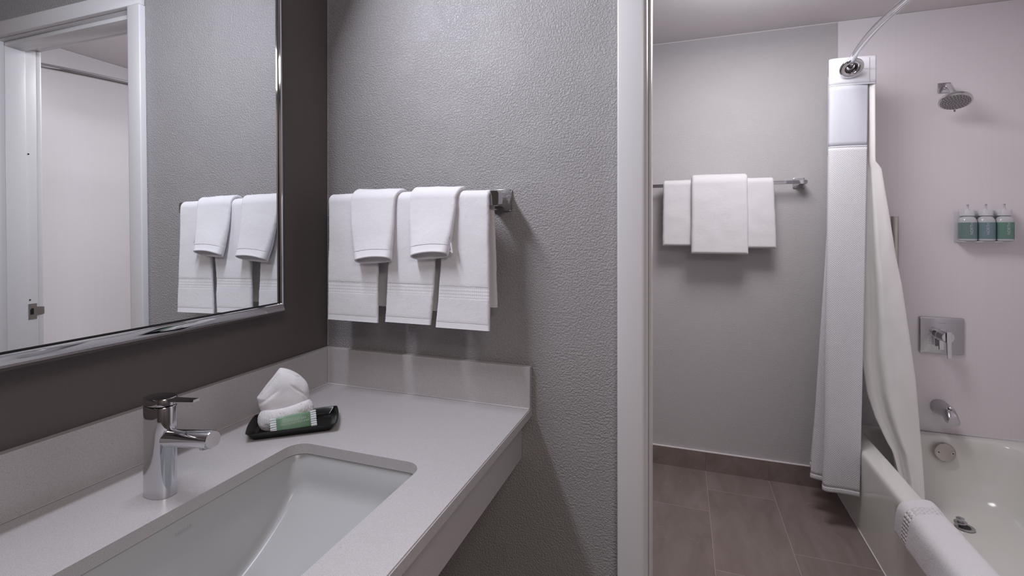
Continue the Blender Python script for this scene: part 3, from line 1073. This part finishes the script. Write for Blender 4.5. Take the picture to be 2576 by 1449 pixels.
# tub spout with diverter
ts = thing('tub_spout', 'grey chrome tub spout with a lift diverter above the tub', 'faucet', (2.057, YB - 0.006, 0.458))
bm = bmesh.new()
lo = []
for i in range(22):
    t = i / 21
    y = YB - 0.0065 - 0.137 * t
    top = 0.0335 - 0.009 * t - 0.034 * max(0, (t - 0.62) / 0.38) ** 2.2
    bot = -0.0335 + 0.010 * min(1, t / 0.7) - (0.019 if t > 0.74 else 0.019 * max(0, (t - 0.66) / 0.08))
    w_ = 0.0335 - 0.0115 * t
    cz = 0.472 + (top + bot) / 2; hz = (top - bot) / 2
    lo.append([(2.057 + w_ * math.copysign(abs(math.cos(a)) ** .8, math.cos(a)), y, cz + hz * math.copysign(abs(math.sin(a)) ** .8, math.sin(a))) for a in [2 * PI * k / 28 for k in range(28)]])
loft(bm, lo, True, True, True); obj('spout_body', bm, 'chrome_soft', ts, 45)
bm = bmesh.new(); lathe(bm, [(0.004, 0), (0.004, 0.010), (0.0095, 0.011), (0.0100, 0.015), (0.007, 0.018), (0, 0.0185)], (2.057, YB - 0.108, 0.488), (0, -0.15, 1), 20); obj('diverter_knob', bm, 'chrome', ts, 40)

# shower valve
vx, vz = 2.064, 0.807
vl = thing('shower_valve', 'square chrome shower valve plate with a downward lever handle', 'shower valve', (vx, YB - 0.006, vz))
bm = bmesh.new(); h = 0.0860
lo = [[(x, y, z) for x, z in rrect(vx - q, vx + q, vz - q, vz + q, 0.008, 5, 2)] for q, y in ((h, YB - 0.0065), (h, YB - 0.014), (h - 0.0015, YB - 0.0165), (h - 0.006, YB - 0.0185))]
loft(bm, lo, True, True, True); vp = obj('plate', bm, 'chrome_soft', vl, 30)
vy = YB - 0.0187
me = text_mesh('KOHLER', 0.0065, 0.00005, spacing=1.15)
me.transform(basis((vx + 0.0, vy, vz + 0.058), (1, 0, 0), (0, 0, 1), (0, -1, 0))); link('maker_mark', me, 'text_grey', vp)
bm = bmesh.new()
for x_, z0_, z1_ in ((vx - 0.046, 0.015, 0.028), (vx - 0.046, -0.034, -0.008)):
    box(bm, x_ - 0.0006, x_ + 0.0006, vy - 0.0002, vy + 0.0004, vz + z0_, vz + z1_)
for z_ in (0.034, 0.004, -0.040):
    box(bm, vx - 0.054, vx - 0.040, vy - 0.0002, vy + 0.0004, vz + z_, vz + z_ + 0.0012)
obj('temperature_marks', bm, 'text_grey', vp)
bm = bmesh.new(); vc = Vector((vx - 0.012, vy, vz + 0.008))
lathe(bm, [(0.026, 0.0), (0.026, 0.030), (0.0245, 0.031), (0.0245, 0.033), (0.0255, 0.034), (0.0240, 0.084), (0.0225, 0.086), (0, 0.0865)], vc, (0, -1, 0), 36); hb = obj('handle_hub', bm, 'chrome', vl, 35)
bm = bmesh.new()
lo = []
for i in range(10):
    t = i / 9
    z = vc.z + 0.026 - 0.118 * t
    yc_ = vc.y - 0.0870 - 0.008 * t ** 1.5
    hw = 0.0090 - 0.0015 * t; th = 0.0060 - 0.0025 * t
    lo.append([(vc.x - hw, yc_ + th, z), (vc.x + hw, yc_ + th, z), (vc.x + hw, yc_ - th, z), (vc.x - hw, yc_ - th, z)])
loft(bm, lo, True, True, True); bmesh.ops.bevel(bm, geom=bm.edges[:], offset=0.0008, segments=1, affect='EDGES'); obj('lever', bm, 'chrome', hb, 35)
bm = bmesh.new()
lo = []
for i in range(6):
    t = i / 5
    z = vc.z - 0.018 - 0.050 * t
    lo.append([(vc.x - 0.009, vc.y - 0.016 - 0.004 * t, z), (vc.x + 0.009, vc.y - 0.016 - 0.004 * t, z), (vc.x + 0.008, vc.y - 0.024 - 0.003 * t, z), (vc.x - 0.008, vc.y - 0.024 - 0.003 * t, z)])
loft(bm, lo, True, True, True); obj('temperature_lever', bm, 'chrome', hb, 35)

# shower head
sh = thing('showerhead', 'round chrome shower head on a short arm high on the ribbed panel', 'shower head', (2.075, YB - 0.006, 1.970))
obj('flange', boxes((2.051, 2.099, YB - 0.014, YB - 0.0065, 1.947, 1.993), bev=0.0015), 'chrome_soft', sh, 35)
hc = Vector((2.063, 1.598, 1.872)); ha = Vector((0.13, 0.40, 0.90)).normalized()
bm = bmesh.new()
tube(bm, [(2.075, YB - 0.012, 1.970), (2.074, YB - 0.045, 1.970), (2.072, YB - 0.068, 1.962), tuple(hc + ha * 0.046)], 0.0105, 20); obj('arm', bm, 'chrome', sh, 50)
bm = bmesh.new(); lathe(bm, [(0.0150, 0.050), (0.0165, 0.042), (0.0150, 0.034), (0.022, 0.027), (0.040, 0.023), (0.0540, 0.018), (0.0585, 0.011), (0.0585, 0.002), (0.0525, -0.001)], hc, ha, 44, True, True); hb2 = obj('head_shell', bm, 'chrome', sh, 50)
bm = bmesh.new(); lathe(bm, [(0.0522, -0.0005), (0.0515, -0.0018), (0.0, -0.0020)], hc, ha, 40); obj('spray_face', bm, 'spray_grey', hb2, 50)
bm = bmesh.new(); a_, b_ = frame_for(ha)
for rr, nn in ((0.009, 6), (0.019, 12), (0.029, 18), (0.039, 22), (0.047, 26)):
    for k in range(nn):
        t = 2 * PI * k / nn + rr * 40
        lathe(bm, [(0.0015, 0), (0.0011, 0.0018)], hc - ha * 0.0016 + a_ * rr * math.cos(t) + b_ * rr * math.sin(t), -ha, 6)
obj('nozzles', bm, 'nozzle', hb2)
bm = bmesh.new(); p0 = hc + b_ * 0 + (Vector((0.35, 1, 0)) - ha * Vector((0.35, 1, 0)).dot(ha)).normalized() * 0.050; tube(bm, [p0, p0 - ha * 0.016], 0.0032, 10); obj('spray_selector', bm, 'chrome', hb2, 40)

# grab bar behind the liner
gb = thing('grab_bar', 'vertical chrome grab bar on the ribbed panel, half hidden by the liner', 'grab bar', (1.895, YB - 0.006, 1.15))
bm = bmesh.new(); gx = 1.872
lathe(bm, [(0.0150, 0), (0.0158, 0.002), (0.0158, 0.628), (0.0150, 0.630)], (gx, YB - 0.042, 0.738), (0, 0, 1), 28)
obj('rail', bm, 'brushed', gb, 40)
for z in (1.12, 0.82):
    bm = bmesh.new(); lathe(bm, [(0.026, 0), (0.026, 0.004), (0.012, 0.008), (0.012, 0.030)], (gx, YB - 0.0065, z), (0, -1, 0), 28); obj('bracket', bm, 'brushed', gb, 40)

# ------------------------------------------------------------------ dispensers on their wall holder
hx0, dz0 = 2.117, 1.2545
hd_ = thing('bottle_holder', 'pale plastic wall holder carrying three toiletry bottles', 'bottle holder', (2.23, YB - 0.006, 1.245))
bm = bmesh.new()
box(bm, hx0 - 0.004, hx0 + 3 * 0.0655 - 0.004, YB - 0.0095, YB - 0.0065, 1.245, 1.392, bev=0.001)
obj('back_plate', bm, 'plastic_white', hd_, 40)
obj('bottom_shelf', boxes((hx0 + 0.003, hx0 + 3 * 0.0655 - 0.003, YB - 0.060, YB - 0.0095, 1.2475, 1.2520), bev=0.001), 'plastic_white', hd_, 40)
for k in range(3):
    cx = hx0 + 0.03275 + 0.0655 * k; cy = YB - 0.0355
    bm = bmesh.new()
    lo = [oval(cx, cy, z, 0.0268 - d, 0.0255 - d, 36, ex=2.6) for z, d in ((1.3675, 0.001), (1.3660, 0), (1.3915, 0), (1.3935, 0.002))][1:]
    lo = [oval(cx, cy, 1.3672, 0.0250, 0.0250, 36, ex=2.6), oval(cx, cy, 1.3915, 0.0250, 0.0250, 36, ex=2.6), oval(cx, cy, 1.3930, 0.0238, 0.0238, 36, ex=2.6)]
    obj_bm = bm
    loft(bm, lo, True, True, True)
    obj('locking_collar', bm, 'plastic_white', hd_, 40)


def bottle(label, cx, teal, txt_dx):
    cy = YB - 0.0405
    b = thing('toiletry_bottle', label, 'bottle', (cx, cy, 1.2525), group='toiletry bottles in the wall holder')
    bm = bmesh.new()
    lo = []
    for z, k in ((1.2528, 0.90), (1.2545, 0.97), (1.258, 1.0), (1.262, 1.0), (1.326, 1.0), (1.338, 0.99), (1.348, 0.94), (1.356, 0.84), (1.362, 0.68), (1.3665, 0.55)):
        lo.append(oval(cx, cy, z, (0.0655 / 2 - 0.0008) * k, 0.0272 * k, 44, ex=2.5))
    loft(bm, lo, True, True, True); obj('bottle_body', bm, 'plastic_clear', b, 60)
    bm = bmesh.new()
    loft(bm, [oval(cx, cy, z, 0.0655 / 2 - 0.0005, 0.0275, 44, ex=2.5) for z in (1.2625, 1.3370)], True); lab = obj('label_band', bm, teal, b, 60)
    me = text_mesh('NORTH', 0.0150, 0.0001, spacing=1.0, offset=0.00012)
    me.transform(basis((cx + txt_dx, cy - 0.0279, 1.3085), (0, 0, 1), (-1, 0, 0), (0, -1, 0))); link('lettering', me, 'text_pale', lab)
    bm = bmesh.new()
    zt = 1.3938
    lathe(bm, [(0.0085, 0), (0.0075, 0.003), (0.0042, 0.004), (0.0036, 0.020), (0.0050, 0.022), (0.0055, 0.026), (0.0, 0.0265)], (cx, cy, zt), (0, 0, 1), 18)
    tube(bm, [(cx, cy, zt + 0.0240), (cx - 0.006, cy - 0.010, zt + 0.0255), (cx - 0.010, cy - 0.016, zt + 0.0265)], [0.0036, 0.0026, 0.0018], 10)
    obj('pump', bm, 'plastic_white', b, 50)
    return b


M['teal_a'] = mat('teal_grey_label', (0.155, 0.235, 0.225), 0.35)
M['teal_b'] = mat('blue_grey_label', (0.165, 0.250, 0.275), 0.35)
M['teal_c'] = mat('green_label', (0.135, 0.255, 0.205), 0.35)
bottle('leftmost white pump bottle in the wall holder, with a grey teal label', hx0 + 0.03275, 'teal_a', 0.003)
bottle('middle white pump bottle in the wall holder, with a blue grey label', hx0 + 0.03275 + 0.0655, 'teal_b', -0.004)
bottle('rightmost white pump bottle in the wall holder, with a green label', hx0 + 0.03275 + 0.131, 'teal_c', 0.003)

# ------------------------------------------------------------------ curtain rod
ZR = 2.02


def rod_x(y):
    yc_, half, sag, xe = 0.965, 0.80, 0.150, 1.716
    R_ = (half * half + sag * sag) / (2 * sag)
    return xe - (math.sqrt(max(R_ * R_ - (y - yc_) ** 2, 0)) - (R_ - sag))


rd = thing('curtain_rod', 'curved chrome shower curtain rod bowing out over the tub edge', 'curtain rod', (rod_x(0.93), 0.93, ZR))
ys = [WT + 0.008 + (YB - 0.0075 - WT - 0.008) * i / 60 for i in range(61)]
bm = bmesh.new(); tube(bm, [(rod_x(y), y, ZR) for y in ys], 0.0127, 20); obj('rail', bm, 'chrome', rd, 50)
for y, s in ((WT + 0.0065, 1), (YB - 0.0065, -1)):
    bm = bmesh.new(); lathe(bm, [(0.030, 0), (0.030, 0.006), (0.024, 0.014), (0.0185, 0.018), (0.0180, 0.085), (0.0150, 0.090)], (rod_x(y), y, ZR), (rod_x(y + s * .05) - rod_x(y), s * 0.05, 0), 28); obj('flange', bm, 'chrome', rd, 40)

# ------------------------------------------------------------------ shower curtain
sc2 = thing('shower_curtain', 'white waffle weave shower curtain gathered at the back wall end of the rod', 'shower curtain', (1.60, 1.55, 0.16))
TOP = [(1.716, 1.436), (1.640, 1.424), (1.552, 1.420), (1.536, 1.432), (1.543, 1.452), (1.700, 1.492), (1.706, 1.508), (1.585, 1.540), (1.585, 1.556), (1.704, 1.588), (1.704, 1.602), (1.605, 1.632), (1.605, 1.648), (1.700, 1.672), (1.700, 1.688), (1.600, 1.706)]
BOT = [(1.632, 1.358), (1.570, 1.368), (1.510, 1.360), (1.497, 1.372), (1.506, 1.400), (1.575, 1.430), (1.560, 1.452), (1.478, 1.468), (1.470, 1.486), (1.520, 1.515), (1.585, 1.540), (1.580, 1.560), (1.500, 1.590), (1.498, 1.612), (1.590, 1.650), (1.580, 1.690)]


def curtain_piece(name, mname, z0, z1, rows_, u0=0.0, u1=1.0, off=0.0, ncol=190, thick=0.0012, x_trim=0.0, wob=1.0):
    bm = bmesh.new(); uvl = bm.loops.layers.uv.new('UVMap'); uvd = {}
    grid = []
    for i in range(rows_ + 1):
        z = z1 + (z0 - z1) * i / rows_
        f = max(0.0, min(1.0, (1.90 - z) / (1.90 - 0.16)))
        f = f ** 1.15
        P_ = [(a[0] * (1 - f) + b[0] * f, a[1] * (1 - f) + b[1] * f) for a, b in zip(TOP, BOT)]
        if x_trim:
            a, b = P_[0], P_[1]
            P_[0] = (a[0] - x_trim * (1 - f), a[1])
        rs, Ltot = resample(smooth_poly(P_, 3), ncol + 1)
        row = []
        for j, p in enumerate(rs):
            u = j / ncol
            if u < u0 - 1e-9 or u > u1 + 1e-9:
                continue
            a = rs[max(j - 1, 0)]; b = rs[min(j + 1, ncol)]
            t = (b - a).normalized(); nr = Vector((-t.y, t.x, 0))
            nr = -nr if j == 0 and False else nr
            dd = off + wob * f * 0.0035 * nz3(u * 3.1, z * 1.4, 0.5, 2.2)
            zz = z
            v = bm.verts.new((p.x - nr.x * dd, p.y - nr.y * dd, zz)); row.append(v); uvd[v] = (u * Ltot * 1.0, z)
        grid.append(row)
    for a, b in zip(grid[:-1], grid[1:]):
        for j in range(len(a) - 1):
            bm.faces.new((a[j], a[j + 1], b[j + 1], b[j]))
    for fc in bm.faces:
        for l in fc.loops:
            l[uvl].uv = uvd[l.vert]
    o = obj(name, bm, mname, sc2, 180)
    md = o.modifiers.new('s', 'SOLIDIFY'); md.thickness = thick; md.offset = 0; bake(o)
    return o


curtain_piece('header_band', 'header', 1.945, 2.066, 6, wob=0)
curtain_piece('sheer_window', 'sheer', 1.672, 1.944, 12, x_trim=0.030, thick=0.0008)
curtain_piece('waffle_panel', 'waffle', 0.178, 1.670, 90, x_trim=0.030, off=0.0, thick=0.0016)
curtain_piece('hem', 'waffle', 0.160, 0.180, 3, x_trim=0.030, thick=0.0030)
curtain_piece('seam', 'header', 1.668, 1.674, 2, x_trim=0.030, thick=0.0026)
curtain_piece('seam', 'header', 1.943, 1.948, 2, thick=0.0020, wob=0)
# split ring grommets on the rod
for i, y in enumerate((1.424, 1.475, 1.524, 1.572, 1.618, 1.662)):
    cx = rod_x(y)
    ax = Vector((0.06, -0.72, -0.70)).normalized() if i == 0 else Vector((0, -1, 0.1)).normalized()
    c = Vector((cx - (0.003 if i == 0 else 0), y - (0.036 if i == 0 else 0.0), ZR - (0.014 if i == 0 else 0)))
    bm = bmesh.new()
    lathe(bm, [(0.0240, -0.010), (0.0245, 0.000), (0.0275, 0.0035), (0.037, 0.0055), (0.0450, 0.0035), (0.0465, 0.0), (0.0450, -0.003), (0.027, -0.004), (0.0240, -0.010)], c, ax, 40, False, False)
    ring = obj('grommet_ring', bm, 'chrome', sc2, 60)
    if i == 0:
        bm = bmesh.new(); lathe(bm, [(0.0240, -0.008), (0.0225, -0.011), (0.0150, -0.0125)], c, ax, 36, False, False); obj('ring_lining', bm, 'dark_metal', ring, 60)
# slit from the ring to the edge
bm = boxes((1.655, 1.7150, 1.4225, 1.4240, 2.0130, 2.0142)); obj('header_slit', bm, 'seam', sc2)
bm = boxes((1.6870, 1.6882, 1.4270, 1.4290, 1.9500, 2.0600)); obj('header_seam', bm, 'seam', sc2)

# liner hanging inside the tub
ln = thing('shower_liner', 'cream shower liner hanging inside the tub behind the waffle curtain', 'shower liner', (1.75, 1.50, 0.15))


def interp(tab, z):
    if z >= tab[0][0]:
        return tab[0][1]
    for (za, xa), (zb_, xb_) in zip(tab[:-1], tab[1:]):
        if z >= zb_:
            return xa + (xb_ - xa) * (za - z) / (za - zb_)
    return tab[-1][1]


RT = [(2.04, 1.716), (1.605, 1.717), (1.590, 1.727), (1.578, 1.739), (1.36, 1.770), (1.197, 1.791), (1.061, 1.815), (0.791, 1.848), (0.657, 1.864), (0.338, 1.885), (0.13, 1.896)]
LTb = [(2.04, 1.680), (1.60, 1.680), (1.575, 1.680), (0.738, 1.672), (0.579, 1.692), (0.478, 1.722), (0.375, 1.765), (0.331, 1.788), (0.223, 1.812), (0.13, 1.820)]
bm = bmesh.new()
grid = []
nr_ = 110
for i in range(nr_ + 1):
    z = 2.04 + (0.13 - 2.04) * i / nr_
    xl, xr = interp(LTb, z), interp(RT, z)
    f = max(0, min(1, (1.60 - z) / 0.5))
    fz = max(0, min(1, (1.58 - z) / 1.4))
    P_ = [(xl - 0.004, 1.456), (xl + (xr - xl) * 0.12, 1.450 + 0.002 * f), (xl + (xr - xl) * 0.30, 1.452 + 0.024 * f), (xl + (xr - xl) * 0.34, 1.446 - 0.020 * f), (xl + (xr - xl) * 0.62, 1.442 - 0.004 * f), (xl + (xr - xl) * 0.85, 1.436), (xr, 1.440),
          (xr - 0.003, 1.462), (xl + (xr - xl) * 0.35, 1.500), (xl + (xr - xl) * 0.40, 1.516), (xr - 0.004, 1.545), (xr - 0.006, 1.560), (xl + (xr - xl) * 0.35, 1.600), (xl + (xr - xl) * 0.4, 1.62), (xr - 0.008, 1.655)]
    rs, Lt_ = resample(smooth_poly(P_, 2), 111)
    row = []
    for j, p in enumerate(rs):
        u = j / 110
        q = f * (0.006 * nz3(u * 9, z * 3.0, 0.2, 1.0) + 0.0025 * nz3(u * 20, z * 9, 4.2, 1.0))
        row.append(bm.verts.new((p.x + q * .4, p.y + q, z)))
    grid.append(row)
for a, b in zip(grid[:-1], grid[1:]):
    for j in range(110):
        bm.faces.new((a[j], a[j + 1], b[j + 1], b[j]))
o = obj('liner_sheet', bm, 'liner', ln, 180)
md = o.modifiers.new('s', 'SOLIDIFY'); md.thickness = 0.0009; bake(o)

# ------------------------------------------------------------------ bath mat towel over the tub rim
bt = thing('bath_mat', 'folded white bath mat draped over the edge of the tub', 'bath mat', (1.68, 0.66, TZ))
thm = 0.017
cl = [(1.6225, 0.244), (1.6222, 0.30), (1.6225, 0.335), (1.6265, 0.353), (1.638, 0.3625), (1.655, 0.3650), (1.69, 0.3655), (1.712, 0.3640), (1.727, 0.3560), (1.7355, 0.338), (1.7380, 0.30), (1.742, 0.25)]
cl, clen = resample(smooth_poly(cl, 2), 90)


def matpiece(name, mname, y0, y1, th, amp, parent, s0=0, s1=90, ny=80, lift=0.0, sk=True):
    bm = bmesh.new(); uvl = bm.loops.layers.uv.new('UVMap'); uvd = {}
    lo = []
    for j in range(ny + 1):
        ring = []
        for side in (1, -1):
            idx = range(s0, s1) if side > 0 else range(s1 - 1, s0 - 1, -1)
            for i in idx:
                p = cl[i]
                a = cl[max(i - 1, 0)]; b = cl[min(i + 1, 89)]
                t = (b - a).normalized(); n = Vector((-t.y, t.x, 0))
                e = min(i - s0, s1 - 1 - i) / 4.0
                h = th / 2 * math.sqrt(min(1, 1 - (1 - min(1, e)) ** 2) + 0.02)
                yy = y0 + (y1 - y0) * j / ny
                ej = min(j, ny - j) / 3.0
                h *= math.sqrt(min(1, 1 - (1 - min(1, ej)) ** 2) + 0.02)
                sarc = clen * i / 89
                # the near-left end is cut slightly askew and drawn in at the corner
                dy = (-0.022 * min(1, sarc / 0.11)) + 0.045 * max(0, min(1, (sarc - 0.11) / 0.12)) + (0.006 * max(0, 1 - sarc / 0.03) if sk else 0)
                yv = yy + dy
                q = nz3(sarc, yv, side * .9, 190) * amp + nz3(sarc, yv, side * .9, 14) * 0.0022
                hh = (h + q + lift) if side > 0 else -h
                v = Vector((p.x + n.x * hh, yv, p.y + n.y * hh))
                ring.append((v, (sarc, yv)))
        lo.append(ring)
    rows = [[bm.verts.new(v) for v, _ in r] for r in lo]
    for r, row in zip(lo, rows):
        for (_, uv), v in zip(r, row):
            uvd[v] = uv
    n = len(rows[0])
    for a, b in zip(rows[:-1], rows[1:]):
        for i in range(n):
            bm.faces.new((a[i], a[(i + 1) % n], b[(i + 1) % n], b[i]))
    bm.faces.new(rows[0][::-1]); bm.faces.new(rows[-1])
    for f in bm.faces:
        for l in f.loops:
            l[uvl].uv = uvd[l.vert]
    return obj(name, bm, mname, parent, 70)


matpiece('mat_body', 'terry_mat', 0.957, 0.30, thm, 0.0010, bt, ny=150)
matpiece('woven_border', 'dobby_big', 0.906, 0.852, thm * 0.9, 0.0002, bt, ny=16, lift=0.0014)

# ------------------------------------------------------------------ lamps and the added fill panel
vf = thing('vanity_light', 'long frosted bar lamp above the mirror', 'wall lamp', (0.0, -0.60, 2.06))
obj('back_plate', boxes((0.0008, 0.020, -0.86, -0.34, 2.05, 2.11), bev=0.003), 'chrome', vf, 40)
bm = bmesh.new(); tube(bm, [(0.075, -0.90, 2.075), (0.075, -0.30, 2.075)], 0.030, 24); obj('lamp_tube', bm, 'lamp_glass', vf, 50)
for y in (-0.80, -0.40):
    obj('arm', boxes((0.018, 0.060, y - 0.012, y + 0.012, 2.068, 2.086)), 'chrome', vf)
cf = thing('ceiling_light', 'round flush ceiling lamp in the bathroom', 'ceiling lamp', (1.22, 0.90, ZC))
bm = bmesh.new(); lathe(bm, [(0.16, 0), (0.16, 0.020), (0.15, 0.022)], (1.22, 0.90, ZC - 0.0005), (0, 0, -1), 40); obj('rim', bm, 'chrome_soft', cf, 40)
bm = bmesh.new(); lathe(bm, [(0.149, 0), (0.140, 0.014), (0.09, 0.024), (0, 0.028)], (1.22, 0.90, ZC - 0.0225), (0, 0, -1), 40); obj('diffuser', bm, 'lamp_glass', cf, 60)
rf = thing('ceiling_light', 'unseen square panel added as fill on the ceiling before the vanity', 'ceiling lamp', (1.75, -1.85, ZC))  # glowing panel added to go with the warm room fill
obj('diffuser', boxes((1.50, 2.00, -2.1, -1.6, ZC - 0.045, ZC - 0.001), bev=0.004), 'lamp_glass', rf, 40)
